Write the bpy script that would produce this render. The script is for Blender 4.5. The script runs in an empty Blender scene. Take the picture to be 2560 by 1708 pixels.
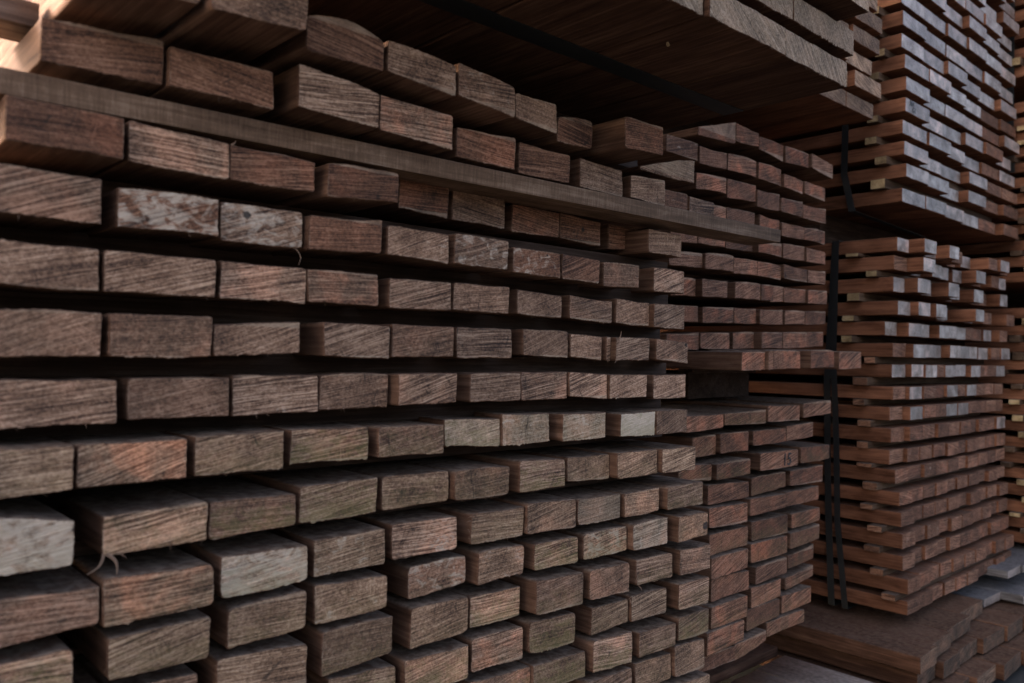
import bpy, math, random
from mathutils import Vector, Matrix, noise

H = 1.15                      # eye height above the ground
scene = bpy.context.scene
COL = scene.collection
rng = random.Random(11)
SUNDIR=(-1,.6,.45); SUN=2.2; SUNANG=8; SKY=.15; AIR=.65; DUST=9.0; OZ=.1; EXPO=2.55
NEAR={
'T1':[(.2319,.3437,.3648,.3726,.4190,.4277,.8839),(.3502,.4642,.3663,.3742,.4131,.4257,.8696),(.4827,.5956,.3664,.3685,.4097,.4088,.9062),(.6035,.7204,.3714,.3635,.4139,.4090,.9102),(.7334,.8437,.3717,.3622,.4198,.4092,.9205),(.8617,.9549,.3695,.3621,.4090,.4125,.9383),(.9869,1.0759,.3626,.3650,.4042,.4133,.9696),(1.1071,1.2208,.3648,.3707,.4198,.4248,.9211),(1.3277,1.4295,.3627,.3620,.4009,.4104,.9983)],
'T2':[(.2081,.3320,.2967,.2988,.3428,.3503,.9598),(.3364,.4629,.2984,.2986,.3443,.3460,.9504),(.4848,.6050,.3021,.2981,.3555,.3456,.9283),(.6145,.7395,.3016,.2974,.3508,.3474,.9416),(.7731,.8933,.2984,.2976,.3440,.3484,.9722),(.9099,1.0321,.2973,.2982,.3487,.3469,.9814),(1.0636,1.1821,.2989,.2965,.3497,.3475,.9863),(1.2053,1.3100,.2997,.2962,.3422,.3488,.9856),(1.3112,1.4139,.2977,.2964,.3370,.3375,1.0030),(1.4174,1.5100,.2969,.2971,.3352,.3338,1.0038)],
'T3':[(.1758,.2900,.2053,.2053,.2519,.2510,.9503),(.2966,.3629,.2057,.2044,.2520,.2490,.9599),(.3649,.4124,.2053,.2048,.2484,.2477,.9634),(.4138,.5296,.2046,.2059,.2466,.2460,.9606),(.5435,.6544,.2025,.2089,.2463,.2500,.9526),(.6727,.7624,.2086,.2011,.2508,.2506,.9774),(.7792,.8897,.2054,.2037,.2526,.2514,.9886),(.9124,1.0244,.2039,.2048,.2490,.2478,.9979),(1.0346,1.1419,.2066,.2019,.2511,.2461,1.0045),(1.1787,1.2809,.2014,.2067,.2491,.2485,1.0146),(1.2821,1.3886,.2048,.2045,.2516,.2506,1.0010)],
'T4':[(.1665,.2700,.1319,.1328,.1816,.1816,.9548),(.2867,.4007,.1320,.1333,.1755,.1781,.9565),(.4068,.5167,.1309,.1321,.1780,.1791,.9681),(.5213,.6334,.1309,.1355,.1761,.1820,.9596),(.6431,.7522,.1356,.1318,.1766,.1754,.9604),(.7654,.8758,.1342,.1331,.1804,.1787,.9641),(.9004,1.0123,.1327,.1312,.1738,.1746,.9796),(1.0240,1.1225,.1326,.1301,.1764,.1723,.9876),(1.1470,1.2503,.1286,.1319,.1740,.1754,.9991),(1.3073,1.4081,.1293,.1302,.1781,.1768,1.0062)],
'T5':[(.1702,.2721,.0617,.0600,.1072,.1063,.9655),(.2764,.4017,.0603,.0603,.1061,.1062,.9659),(.4113,.5278,.0621,.0602,.1079,.1069,.9769),(.5291,.6395,.0619,.0642,.1058,.1083,.9746),(.6593,.7719,.0624,.0640,.1051,.1065,.9765),(.7851,.9003,.0661,.0651,.1081,.1086,.9882),(.9344,1.0434,.0671,.0637,.1083,.1035,1.0045),(1.0638,1.1797,.0658,.0605,.1072,.1016,1.0056),(1.1947,1.2951,.0624,.0585,.1090,.1059,1.0085),(1.2963,1.3998,.0579,.0563,.1048,.1053,.9973)],
'T6':[(.1732,.2779,-.0136,-.0117,.0358,.0365,.9728),(.2849,.4009,-.0108,-.0112,.0368,.0381,.9702),(.4041,.5189,-.0095,-.0046,.0292,.0371,.9713),(.5548,.6606,-.0078,-.0115,.0377,.0351,.9742),(.6681,.7805,-.0086,-.0064,.0394,.0395,.9803),(.8025,.9215,-.0086,-.0074,.0394,.0414,1.0010),(.9488,1.0590,-.0026,-.0061,.0412,.0412,1.0029),(1.0671,1.1521,-.0048,-.0103,.0378,.0340,1.0054),(1.1668,1.1792,-.0102,-.0106,.0337,.0335,1.0072),(1.1804,1.2809,-.0099,-.0091,.0348,.0349,.9947),(1.3087,1.4167,-.0063,-.0138,.0356,.0285,.9994)],
'T7':[(.1754,.2960,-.0880,-.0857,-.0372,-.0375,.9752),(.3097,.4298,-.0844,-.0836,-.0363,-.0355,.9818),(.4366,.5561,-.0851,-.0833,-.0340,-.0337,.9885),(.5592,.6712,-.0809,-.0807,-.0338,-.0333,.9927),(.6786,.7867,-.0780,-.0760,-.0329,-.0312,.9775),(.8275,.9360,-.0781,-.0780,-.0329,-.0316,.9941),(.9413,1.0550,-.0784,-.0784,-.0318,-.0301,.9990),(1.0597,1.1618,-.0749,-.0810,-.0313,-.0353,.9985),(1.1630,1.2745,-.0794,-.0808,-.0352,-.0369,.9940),(1.3070,1.4153,-.0847,-.0845,-.0374,-.0364,1.0034)],
'T8':[(.1722,.2470,-.1561,-.1513,-.1039,-.1059,.9487),(.2534,.3706,-.1528,-.1515,-.1068,-.1061,.9609),(.3816,.4968,-.1516,-.1522,-.1056,-.1033,.9666),(.5125,.6300,-.1487,-.1521,-.1043,-.1053,.9797),(.6469,.7632,-.1512,-.1515,-.1079,-.1083,.9777),(.7798,.8949,-.1463,-.1514,-.1032,-.1068,.9978),(.8962,1.0070,-.1500,-.1499,-.0999,-.1005,.9939),(1.0330,1.1487,-.1510,-.1516,-.1035,-.1039,.9895),(1.1836,1.2891,-.1518,-.1538,-.1086,-.1072,.9846),(1.2902,1.3907,-.1535,-.1534,-.1064,-.1077,.9820)],
'T9':[(.1729,.2481,-.2319,-.2305,-.1712,-.1832,.9436),(.2816,.3989,-.2312,-.2298,-.1870,-.1834,.9644),(.4046,.5200,-.2327,-.2276,-.1857,-.1876,.9760),(.5302,.6527,-.2293,-.2303,-.1806,-.1798,.9874),(.6645,.7881,-.2309,-.2285,-.1807,-.1822,.9948),(.7924,.9093,-.2288,-.2315,-.1816,-.1846,.9867),(.9309,1.0422,-.2306,-.2300,-.1775,-.1823,.9882),(1.0631,1.1796,-.2269,-.2326,-.1832,-.1853,1.0047),(1.1808,1.3035,-.2304,-.2309,-.1809,-.1827,.9869),(1.3084,1.4183,-.2305,-.2315,-.1823,-.1826,.9800)],
'T10':[(.1771,.2773,-.3072,-.3017,-.2567,-.2610,.9555),(.2808,.4038,-.3058,-.3037,-.2525,-.2559,.9540),(.4181,.5363,-.3062,-.3019,-.2532,-.2554,.9703),(.5505,.6653,-.3034,-.3036,-.2543,-.2529,.9828),(.6800,.8014,-.3033,-.3035,-.2510,-.2528,.9891),(.8312,.9467,-.3020,-.3050,-.2536,-.2549,.9919),(.9504,1.0707,-.3024,-.3056,-.2511,-.2549,.9870),(1.0779,1.1963,-.3034,-.3046,-.2561,-.2585,.9903),(1.2034,1.3120,-.3051,-.3036,-.2602,-.2579,.9879),(1.3289,1.4503,-.3047,-.3047,-.2588,-.2593,.9823)],
'T11':[(.1784,.2522,-.3682,-.3703,-.3218,-.3225,.9541),(.2887,.4033,-.3688,-.3692,-.3209,-.3204,.9610),(.4309,.5370,-.3704,-.3663,-.3210,-.3161,.9744),(.5545,.6711,-.3689,-.3671,-.3150,-.3201,.9838),(.7202,.8305,-.3707,-.3637,-.3219,-.3195,1.0008),(.8483,.9499,-.3692,-.3668,-.3172,-.3201,.9919),(.9710,1.0810,-.3665,-.3703,-.3216,-.3230,.9900),(1.0967,1.2169,-.3681,-.3690,-.3229,-.3213,.9912),(1.2210,1.3313,-.3687,-.3705,-.3199,-.3179,.9797),(1.3536,1.4578,-.3711,-.3691,-.3182,-.3209,.9730)],
'T12':[(.3007,.3979,-.4364,-.4426,-.3872,-.3916,.9822),(.4193,.5417,-.4340,-.4462,-.3808,-.3877,.9779),(.5687,.6849,-.4436,-.4357,-.3809,-.3824,.9880),(.7179,.8305,-.4406,-.4388,-.3801,-.3830,.9922),(.8395,.9510,-.4377,-.4409,-.3878,-.3893,1.0012),(.9684,1.0876,-.4387,-.4435,-.3814,-.3853,.9825),(1.1033,1.2122,-.4401,-.4430,-.3864,-.3879,.9810),(1.2451,1.3576,-.4414,-.4411,-.3919,-.3933,.9878),(1.3744,1.4801,-.4413,-.4422,-.3892,-.3920,.9818)],
'T13':[(.4303,.5511,-.5043,-.5125,-.4542,-.4619,.9754),(.5840,.6965,-.5030,-.5114,-.4507,-.4575,.9935),(.7069,.8273,-.5078,-.5086,-.4539,-.4574,.9861),(.8385,.9528,-.5050,-.5108,-.4533,-.4560,.9931),(.9640,1.0765,-.5061,-.5108,-.4522,-.4564,.9910),(1.1242,1.2268,-.5102,-.5068,-.4594,-.4614,.9948),(1.2319,1.3453,-.5069,-.5115,-.4576,-.4625,.9907),(1.3662,1.4711,-.5085,-.5123,-.4566,-.4582,.9779)],
'T14':[(.7110,.8305,-.5739,-.5809,-.5239,-.5319,.9844),(.8391,.9750,-.5731,-.5797,-.5213,-.5288,.9979),(.9762,1.1071,-.5757,-.5791,-.5284,-.5325,.9927),(1.1205,1.2329,-.5747,-.5822,-.5180,-.5239,.9869),(1.2501,1.3652,-.5790,-.5792,-.5295,-.5327,.9841),(1.3816,1.4926,-.5761,-.5809,-.5278,-.5304,.9894)],
'T15':[(.9636,1.1062,-.6428,-.6542,-.5924,-.6027,.9919),(1.1077,1.2347,-.6457,-.6535,-.5894,-.5913,.9869),(1.2559,1.3690,-.6490,-.6489,-.5938,-.5980,.9957),(1.3722,1.4799,-.6467,-.6526,-.5848,-.5923,.9899)],
'T16':[(1.2485,1.3655,-.7137,-.7210,-.6615,-.6716,.9934),(1.3670,1.4965,-.7141,-.7220,-.6621,-.6700,.9879)],
}
MIDDLE={
'U1':[(1.8576,2.0444,.6027,.6139,.6248,.6764,1.2901),(2.0787,2.2027,.6319,.6371,.6855,.6782,1.3104),(2.2039,2.3424,.6304,.6158,.6694,.6670,1.3088),(2.3436,2.4919,.6116,.6210,.6642,.6666,1.3011),(2.5028,2.6470,.6237,.6081,.6694,.6554,1.2952)],
'U2':[(1.7481,1.8847,.5417,.5394,.5866,.5863,1.3098),(1.8859,2.0158,.5325,.5364,.5810,.5830,1.3017),(2.0344,2.1886,.5387,.5417,.5876,.5907,1.3092),(2.1987,2.3331,.5412,.5379,.5903,.5889,1.3084),(2.3343,2.4557,.5354,.5276,.5755,.5709,1.3002),(2.4623,2.5991,.5337,.5256,.5734,.5705,1.2979)],
'U3':[(1.8720,2.0185,.4602,.4667,.5049,.5114,1.3024),(2.0196,2.1665,.4566,.4637,.5109,.5123,1.2983),(2.1677,2.2952,.4506,.4535,.5010,.5058,1.2919),(2.3115,2.4482,.4555,.4555,.4971,.5041,1.2953),(2.4751,2.6240,.4566,.4565,.5002,.5056,1.3075)],
'U4':[(1.8613,1.9987,.3792,.3870,.4198,.4254,1.2890),(2.0036,2.1477,.3857,.3874,.4261,.4275,1.2891),(2.2015,2.3170,.3829,.3863,.4320,.4286,1.3030),(2.3182,2.4565,.3807,.3824,.4223,.4220,1.2947),(2.4718,2.6048,.3846,.3821,.4244,.4270,1.3008)],
'U5':[(1.7551,1.8755,.3022,.3095,.3380,.3393,1.2993),(1.8766,2.0065,.3109,.3132,.3388,.3421,1.2962),(2.0343,2.1789,.3154,.3183,.3467,.3489,1.3119),(2.1801,2.3129,.3158,.3125,.3462,.3546,1.2927),(2.3299,2.4668,.3131,.3154,.3584,.3624,1.2979),(2.4680,2.5985,.3125,.3134,.3575,.3563,1.2929)],
'U6':[(1.7559,1.9075,.2415,.2454,.2774,.2867,1.3032),(1.9086,2.0494,.2430,.2470,.2860,.2919,1.2946),(2.0546,2.1789,.2416,.2455,.2886,.2901,1.2965),(2.1986,2.3337,.2475,.2433,.2905,.2878,1.3059),(2.3349,2.4802,.2504,.2470,.2940,.2887,1.2957),(2.4949,2.6173,.2484,.2497,.2902,.2948,1.3014)],
'U7':[(1.7724,1.8874,.1620,.1661,.2107,.2149,1.3097),(1.8886,2.0146,.1658,.1704,.2139,.2167,1.2904),(2.0481,2.1894,.1704,.1727,.2172,.2214,1.2895),(2.1993,2.2704,.1734,.1757,.2203,.2229,1.2935),(2.2716,2.3500,.1724,.1767,.2215,.2241,1.3064),(2.3512,2.4822,.1764,.1807,.2220,.2243,1.3028),(2.4834,2.6153,.1795,.1824,.2229,.2285,1.2937)],
'U8':[(1.7556,1.8785,.0942,.0955,.1371,.1400,1.2959),(1.8956,2.0495,.0943,.0983,.1371,.1432,1.2923),(2.0623,2.1835,.0989,.1029,.1440,.1484,1.2990),(2.1847,2.3198,.1013,.1045,.1458,.1507,1.2890),(2.3559,2.4900,.1064,.1115,.1504,.1551,1.3047),(2.5013,2.6332,.1120,.1188,.1558,.1622,1.3095)],
'U9':[(1.7600,1.9070,.0204,.0204,.0604,.0687,1.3109),(1.9082,2.0492,.0244,.0244,.0674,.0710,1.3056),(2.0754,2.1930,.0245,.0288,.0727,.0781,1.3110),(2.1942,2.3206,.0287,.0310,.0768,.0814,1.2884),(2.3338,2.4826,.0321,.0377,.0816,.0873,1.2949),(2.5160,2.6226,.0382,.0447,.0885,.0929,1.3112)],
'U10':[(1.8413,1.9586,-.0317,-.0300,.0151,.0170,1.1366),(1.9597,1.9814,-.0311,-.0297,.0192,.0192,1.1279),(2.0051,2.1509,-.0300,-.0268,.0213,.0214,1.1406),(2.1973,2.3368,-.0266,-.0231,.0245,.0256,1.1329),(2.3754,2.5322,-.0282,-.0245,.0239,.0263,1.1376)],
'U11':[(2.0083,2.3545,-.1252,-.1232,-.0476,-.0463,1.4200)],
'U12':[(1.7062,1.8827,-.1906,-.1853,-.1479,-.1493,1.2126),(1.8986,2.1041,-.1811,-.1850,-.1502,-.1444,1.2187),(2.1053,2.2850,-.1796,-.1825,-.1335,-.1373,1.2113),(2.3199,2.4921,-.1776,-.1703,-.1353,-.1282,1.2172)],
'U13':[(1.7978,1.9063,-.2643,-.2620,-.2109,-.2084,1.2511),(1.9075,2.0430,-.2590,-.2597,-.2060,-.2043,1.2360),(2.0586,2.2360,-.2465,-.2440,-.2045,-.2037,1.2282),(2.2372,2.4075,-.2428,-.2393,-.1980,-.1940,1.2291)],
'U14':[(1.7069,1.8512,-.3149,-.3248,-.2739,-.2817,1.2273),(1.8541,2.0166,-.3231,-.3193,-.2803,-.2761,1.2125),(2.0965,2.3098,-.3203,-.3197,-.2700,-.2726,1.2283),(2.3590,2.5376,-.3205,-.3180,-.2705,-.2729,1.2432)],
'U15':[(1.8373,2.0292,-.3892,-.3862,-.3357,-.3426,1.2254),(2.0810,2.2689,-.3931,-.3826,-.3404,-.3376,1.2461),(2.2997,2.5127,-.3850,-.3904,-.3393,-.3383,1.2488)],
'U16':[(1.8227,1.9991,-.4434,-.4479,-.3922,-.3957,1.2106),(2.0610,2.2532,-.4463,-.4413,-.3961,-.4008,1.2353),(2.2804,2.4766,-.4445,-.4417,-.4006,-.3990,1.2466)],
'U17':[(1.8284,2.0189,-.5174,-.5174,-.4621,-.4638,1.2172),(2.0701,2.2631,-.5156,-.5169,-.4619,-.4639,1.2354),(2.3262,2.5081,-.5170,-.5142,-.4728,-.4729,1.2559)],
'U18':[(1.8228,1.9989,-.5752,-.5723,-.5203,-.5203,1.2043),(2.0473,2.2458,-.5731,-.5727,-.5199,-.5224,1.2251),(2.2990,2.4820,-.5741,-.5676,-.5268,-.5199,1.2440)],
'U19':[(1.8357,2.0165,-.6380,-.6364,-.5787,-.5839,1.2118),(2.0766,2.2422,-.6374,-.6321,-.5888,-.5839,1.2244),(2.3141,2.4756,-.6387,-.6297,-.5977,-.5851,1.2586)],
'U20':[(1.8100,1.9803,-.6978,-.6978,-.6410,-.6410,1.1938),(2.0486,2.2183,-.6968,-.6959,-.6404,-.6439,1.2255),(2.2959,2.4774,-.7002,-.6868,-.6626,-.6512,1.2587)],
'U21':[(1.7856,1.9575,-.7621,-.7550,-.7008,-.7020,1.1886),(2.0318,2.2083,-.7589,-.7514,-.6997,-.7018,1.2256),(2.2471,2.4174,-.7562,-.7524,-.7032,-.7032,1.2384)],
'U22':[(1.7634,1.9321,-.8041,-.8068,-.7671,-.7671,1.2007),(1.9482,2.1044,-.8169,-.7941,-.7729,-.7651,1.2095),(2.1507,2.3632,-.8034,-.8016,-.7619,-.7639,1.2313)],
}

ORD = ['first','second','third','fourth','fifth','sixth','seventh','eighth','ninth','tenth','eleventh','twelfth',
       'thirteenth','fourteenth','fifteenth','sixteenth','seventeenth','eighteenth','nineteenth','twentieth',
       'twenty-first','twenty-second','twenty-third','twenty-fourth','twenty-fifth','twenty-sixth',
       'twenty-seventh','twenty-eighth','twenty-ninth','thirtieth','thirty-first','thirty-second']

# ------------------------------------------------------------------ materials
class NT:
    def __init__(s, name):
        s.m = bpy.data.materials.new(name); s.m.use_nodes = True
        s.t = s.m.node_tree; s.t.nodes.clear()
        s.out = s.n('ShaderNodeOutputMaterial'); s.b = s.n('ShaderNodeBsdfPrincipled')
        s.l(s.b.outputs[0], s.out.inputs[0])
    def n(s, k, **kw):
        x = s.t.nodes.new(k)
        for a, v in kw.items(): setattr(x, a, v)
        return x
    def l(s, a, b): s.t.links.new(a, b)
    def put(s, sock, v):
        if isinstance(v, (int, float)): sock.default_value = v
        elif isinstance(v, (tuple, list)): sock.default_value = tuple(v) + ((1,) if len(v) == 3 and sock.type == 'RGBA' else ())
        else: s.l(v, sock)
    def math(s, op, a, b=0.0, c=None, clamp=False):
        x = s.n('ShaderNodeMath', operation=op); x.use_clamp = clamp
        s.put(x.inputs[0], a); s.put(x.inputs[1], b)
        if c is not None: s.put(x.inputs[2], c)
        return x.outputs[0]
    def vmath(s, op, a, b):
        x = s.n('ShaderNodeVectorMath', operation=op); s.put(x.inputs[0], a); s.put(x.inputs[1], b); return x.outputs[0]
    def attr(s, name):
        x = s.n('ShaderNodeAttribute', attribute_type='OBJECT'); x.attribute_name = name; return x.outputs['Fac']
    def noise(s, vec, scale=1.0, detail=4, rough=.55, dist=0.0):
        x = s.n('ShaderNodeTexNoise'); s.l(vec, x.inputs['Vector'])
        x.inputs['Scale'].default_value = scale; x.inputs['Detail'].default_value = detail
        x.inputs['Roughness'].default_value = rough; x.inputs['Distortion'].default_value = dist
        return x.outputs['Fac']
    def ramp(s, fac, stops):
        x = s.n('ShaderNodeValToRGB'); e = x.color_ramp.elements
        while len(e) < len(stops): e.new(.5)
        for q, (p, c) in zip(e, stops): q.position = p; q.color = tuple(c) + (1,)
        s.l(fac, x.inputs[0]); return x.outputs[0]
    def step(s, v, lo, hi):
        x = s.n('ShaderNodeMapRange', interpolation_type='SMOOTHSTEP'); s.put(x.inputs[0], v)
        s.put(x.inputs[1], lo); s.put(x.inputs[2], hi); return x.outputs[0]
    def mix(s, f, a, b, mode='MIX'):
        x = s.n('ShaderNodeMix', data_type='RGBA', blend_type=mode); s.put(x.inputs[0], f)
        s.put(x.inputs[6], a); s.put(x.inputs[7], b); return x.outputs[2]
    def bump(s, h, strength, dist):
        x = s.n('ShaderNodeBump'); x.inputs['Strength'].default_value = strength; x.inputs['Distance'].default_value = dist
        s.l(h, x.inputs['Height']); s.l(x.outputs[0], s.b.inputs['Normal'])
    def coords(s):
        co = s.n('ShaderNodeTexCoord').outputs['Object']
        r = s.n('ShaderNodeObjectInfo').outputs['Random']
        cx = s.n('ShaderNodeCombineXYZ')
        s.put(cx.inputs[0], s.math('MULTIPLY', r, 37.3)); s.put(cx.inputs[1], s.math('MULTIPLY', r, 91.7)); s.put(cx.inputs[2], s.math('MULTIPLY', r, 53.1))
        return co, cx.outputs[0], r

def end_material(name, dark, mid, light, rough=.8, spec=.3, saw=1.0, edge=(.44,.33,.23)):
    """cross-cut board end: slanting saw marks, weathering, chalky stains, algae, frayed lighter rim"""
    s = NT(name); co, off, r = s.coords()
    vr = s.n('ShaderNodeVectorRotate', rotation_type='Y_AXIS'); s.l(co, vr.inputs['Vector']); s.l(s.attr('ang'), vr.inputs['Angle'])
    v = vr.outputs[0]
    # lines are gently bowed, as a saw leaves them
    warp = s.n('ShaderNodeTexNoise'); warp.inputs['Scale'].default_value = 9; warp.inputs['Detail'].default_value = 1
    s.l(s.vmath('ADD', co, off), warp.inputs['Vector'])
    wv = s.vmath('MULTIPLY', s.vmath('SUBTRACT', warp.outputs['Color'], (.5, .5, .5)), (0, 0, .006))
    v = s.vmath('ADD', v, wv)
    n1 = s.noise(s.vmath('ADD', s.vmath('MULTIPLY', v, (6, 20, 340)), off), 1, 4, .72, 0)
    n2 = s.noise(s.vmath('ADD', s.vmath('MULTIPLY', v, (7, 30, 260)), off), 1, 3, .62, 0)
    n3 = s.noise(s.vmath('ADD', co, off), 17, 5, .6, .4)
    n4 = s.noise(s.vmath('ADD', co, off), 850, 2, .7)
    n5 = s.noise(s.vmath('ADD', s.vmath('MULTIPLY', co, (1, 1, 1.6)), s.vmath('MULTIPLY', off, (1.7, 1.7, 1.7))), 48, 9, .68, .8)
    rid = s.math('SUBTRACT', 1.0, s.math('MULTIPLY', s.math('ABSOLUTE', s.math('SUBTRACT', n2, .5)), 14.0), clamp=True)
    # how strongly the saw marks show differs from board to board
    amp = s.math('ADD', .35, s.math('MULTIPLY', s.math('FRACT', s.math('MULTIPLY', r, 77.7)), .75))
    n1a = s.math('ADD', .5, s.math('MULTIPLY', s.math('SUBTRACT', n1, .5), amp))
    n7 = s.noise(s.vmath('ADD', s.vmath('MULTIPLY', co, (1, 1, 1.3)), off), 210, 6, .75)
    st = s.math('ADD', s.math('MULTIPLY', n1a, .75 * saw), s.math('MULTIPLY', s.math('MULTIPLY', rid, amp), .17 * saw))
    st = s.math('ADD', st, s.math('MULTIPLY', s.math('SUBTRACT', n7, .5), .55))
    st = s.math('ADD', st, s.math('MULTIPLY', n4, .30)); st = s.math('ADD', st, s.math('MULTIPLY', n3, .28 + .75 * (1 - saw)))
    st = s.math('SUBTRACT', st, .21)
    c = s.ramp(st, [(.352, dark), (.50, mid), (.67, light)])
    # a few fine pale scratches and dark drying checks across the face
    v2 = s.n('ShaderNodeVectorRotate', rotation_type='Y_AXIS'); s.l(co, v2.inputs['Vector']); s.put(v2.inputs['Angle'], s.math('ADD', 1.1, s.math('MULTIPLY', s.attr('ang'), 3.5)))
    n6 = s.noise(s.vmath('ADD', s.vmath('MULTIPLY', v2.outputs[0], (7, 10, 60)), off), 1, 2, .5, .6)
    ln = s.math('SUBTRACT', 1.0, s.math('MULTIPLY', s.math('ABSOLUTE', s.math('SUBTRACT', n6, .57)), 75.0), clamp=True)
    ln = s.math('MULTIPLY', ln, s.step(n3, .50, .60))
    c = s.mix(s.math('MULTIPLY', ln, .5), c, light)
    ck = s.math('SUBTRACT', 1.0, s.math('MULTIPLY', s.math('ABSOLUTE', s.math('SUBTRACT', n6, .40)), 60.0), clamp=True)
    ck = s.math('MULTIPLY', ck, s.math('SUBTRACT', 1.0, s.step(n3, .38, .47)))
    c = s.mix(s.math('MULTIPLY', ck, .8), c, (.02, .014, .011))
    red = s.math('MULTIPLY', s.step(n3, .42, .66), s.attr('red'))
    c = s.mix(s.math('MULTIPLY', red, .75), c, s.mix(1.0, c, (1.55, 1.0, .82), 'MULTIPLY'))
    # random value shift per board
    wn = s.n('ShaderNodeTexWhiteNoise', noise_dimensions='1D'); s.l(s.math('MULTIPLY', r, 311.7), wn.inputs['W'])
    k = s.math('ADD', s.math('MULTIPLY', wn.outputs['Value'], .62), .68)
    kk = s.n('ShaderNodeCombineXYZ'); [s.put(kk.inputs[i], k) for i in range(3)]
    c = s.mix(1.0, c, kk.outputs[0], 'MULTIPLY')
    # frayed rim
    sx = s.n('ShaderNodeSeparateXYZ'); s.l(co, sx.inputs[0])
    w, t = s.attr('w'), s.attr('t')
    d = s.math('MINIMUM', s.math('MINIMUM', sx.outputs[0], s.math('SUBTRACT', w, sx.outputs[0])),
               s.math('MINIMUM', sx.outputs[2], s.math('SUBTRACT', t, sx.outputs[2])))
    d = s.math('ADD', d, s.math('MULTIPLY', s.math('SUBTRACT', n5, .5), .006))
    rim = s.math('SUBTRACT', 1.0, s.step(d, .0001, .0018))
    c = s.mix(s.math('MULTIPLY', rim, s.math('ADD', s.math('MULTIPLY', n3, 1.3), -.30)), c, edge)
    # chalky white stains
    pale = s.attr('pale')
    lo = s.math('SUBTRACT', .68, s.math('MULTIPLY', pale, .38))
    f = s.step(s.math('ADD', s.math('MULTIPLY', n5, .7), s.math('MULTIPLY', n3, .3)), lo, s.math('ADD', lo, .13))
    f = s.math('MULTIPLY', f, s.math('MINIMUM', s.math('MULTIPLY', pale, 3.0), .85))
    f = s.math('MULTIPLY', f, s.math('ADD', s.math('MULTIPLY', n2, .9), .45), clamp=True)
    c = s.mix(s.math('MULTIPLY', f, s.step(s.math('ADD', n1, s.math('MULTIPLY', pale, .25)), .36, .62)), c, (.60, .49, .38))
    # algae, strongest along the lower edge
    m = s.math('MULTIPLY', s.step(s.math('SUBTRACT', n5, s.math('MULTIPLY', sx.outputs[2], 4.5)), .30, .52), s.attr('moss'))
    c = s.mix(s.math('MULTIPLY', m, .65), c, (.19, .165, .055))
    # dark check / knot
    kn = s.n('ShaderNodeVectorMath', operation='DISTANCE')
    kp = s.n('ShaderNodeCombineXYZ'); s.put(kp.inputs[0], s.attr('kx')); s.put(kp.inputs[2], s.attr('kz'))
    s.l(s.vmath('MULTIPLY', co, (1, 0, 1)), kn.inputs[0]); s.l(kp.outputs[0], kn.inputs[1])
    kf = s.math('SUBTRACT', 1.0, s.step(s.math('ADD', kn.outputs['Value'], s.math('MULTIPLY', s.math('SUBTRACT', n5, .5), .012)), s.math('MULTIPLY', s.attr('kr'), .6), s.attr('kr')))
    c = s.mix(s.math('MULTIPLY', kf, .88), c, (.02, .018, .018))
    s.l(c, s.b.inputs['Base Color'])
    s.b.inputs['Roughness'].default_value = rough; s.b.inputs['Specular IOR Level'].default_value = spec
    h = s.math('ADD', s.math('MULTIPLY', n1, .8), s.math('ADD', s.math('MULTIPLY', rid, .45), s.math('MULTIPLY', n4, .2)))
    s.bump(h, .8 if saw > .5 else .35, .0020)
    return s.m

def side_material(name, dark, mid, light, rough=.75, dust=(.17, .135, .112), grain=1.0, cut=0):
    """long-grain faces; loose sawdust and dirt lies on what faces up"""
    s = NT(name); co, off, r = s.coords()
    n1 = s.noise(s.vmath('ADD', s.vmath('MULTIPLY', co, (150, 5, 150)), off), 1, 6, .6, .6)
    if cut: n1 = s.math('ADD', s.math('MULTIPLY', n1, .55), s.math('MULTIPLY', s.noise(s.vmath('ADD', s.vmath('MULTIPLY', co, (30, 330, 30)), off), 1, 4, .65, .3), .45))
    n2 = s.noise(s.vmath('ADD', s.vmath('MULTIPLY', co, (1, .25, 1)), off), 26, 5, .6, .3)
    n3 = s.noise(s.vmath('ADD', co, off), 600, 3, .7)
    n4 = s.noise(s.vmath('ADD', co, off), 70, 6, .6)
    v = s.math('ADD', s.math('MULTIPLY', n1, .55 * grain), s.math('ADD', s.math('MULTIPLY', n2, .45), s.math('MULTIPLY', n3, .14)))
    c = s.ramp(s.math('SUBTRACT', v, .07), [(.32, dark), (.5, mid), (.70, light)])
    wn = s.n('ShaderNodeTexWhiteNoise', noise_dimensions='1D'); s.l(s.math('MULTIPLY', r, 173.3), wn.inputs['W'])
    k = s.math('ADD', s.math('MULTIPLY', wn.outputs['Value'], .55), .72)
    kk = s.n('ShaderNodeCombineXYZ'); [s.put(kk.inputs[i], k) for i in range(3)]
    c = s.mix(1.0, c, kk.outputs[0], 'MULTIPLY')
    g = s.n('ShaderNodeNewGeometry'); sp = s.n('ShaderNodeSeparateXYZ'); s.l(g.outputs['Normal'], sp.inputs[0])
    f = s.math('MULTIPLY', s.step(sp.outputs[2], .25, .9), s.math('MULTIPLY', s.step(n4, .22, .55), s.attr('dust')))
    c = s.mix(s.math('MULTIPLY', f, .85), c, s.mix(s.step(n4, .35, .65), tuple(.5 * q for q in dust), tuple(1.35 * q for q in dust)))
    s.l(c, s.b.inputs['Base Color'])
    s.b.inputs['Roughness'].default_value = rough; s.b.inputs['Specular IOR Level'].default_value = .06
    s.bump(s.math('ADD', s.math('MULTIPLY', n1, .6), s.math('MULTIPLY', n3, .4)), .6, .0018)
    return s.m

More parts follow.
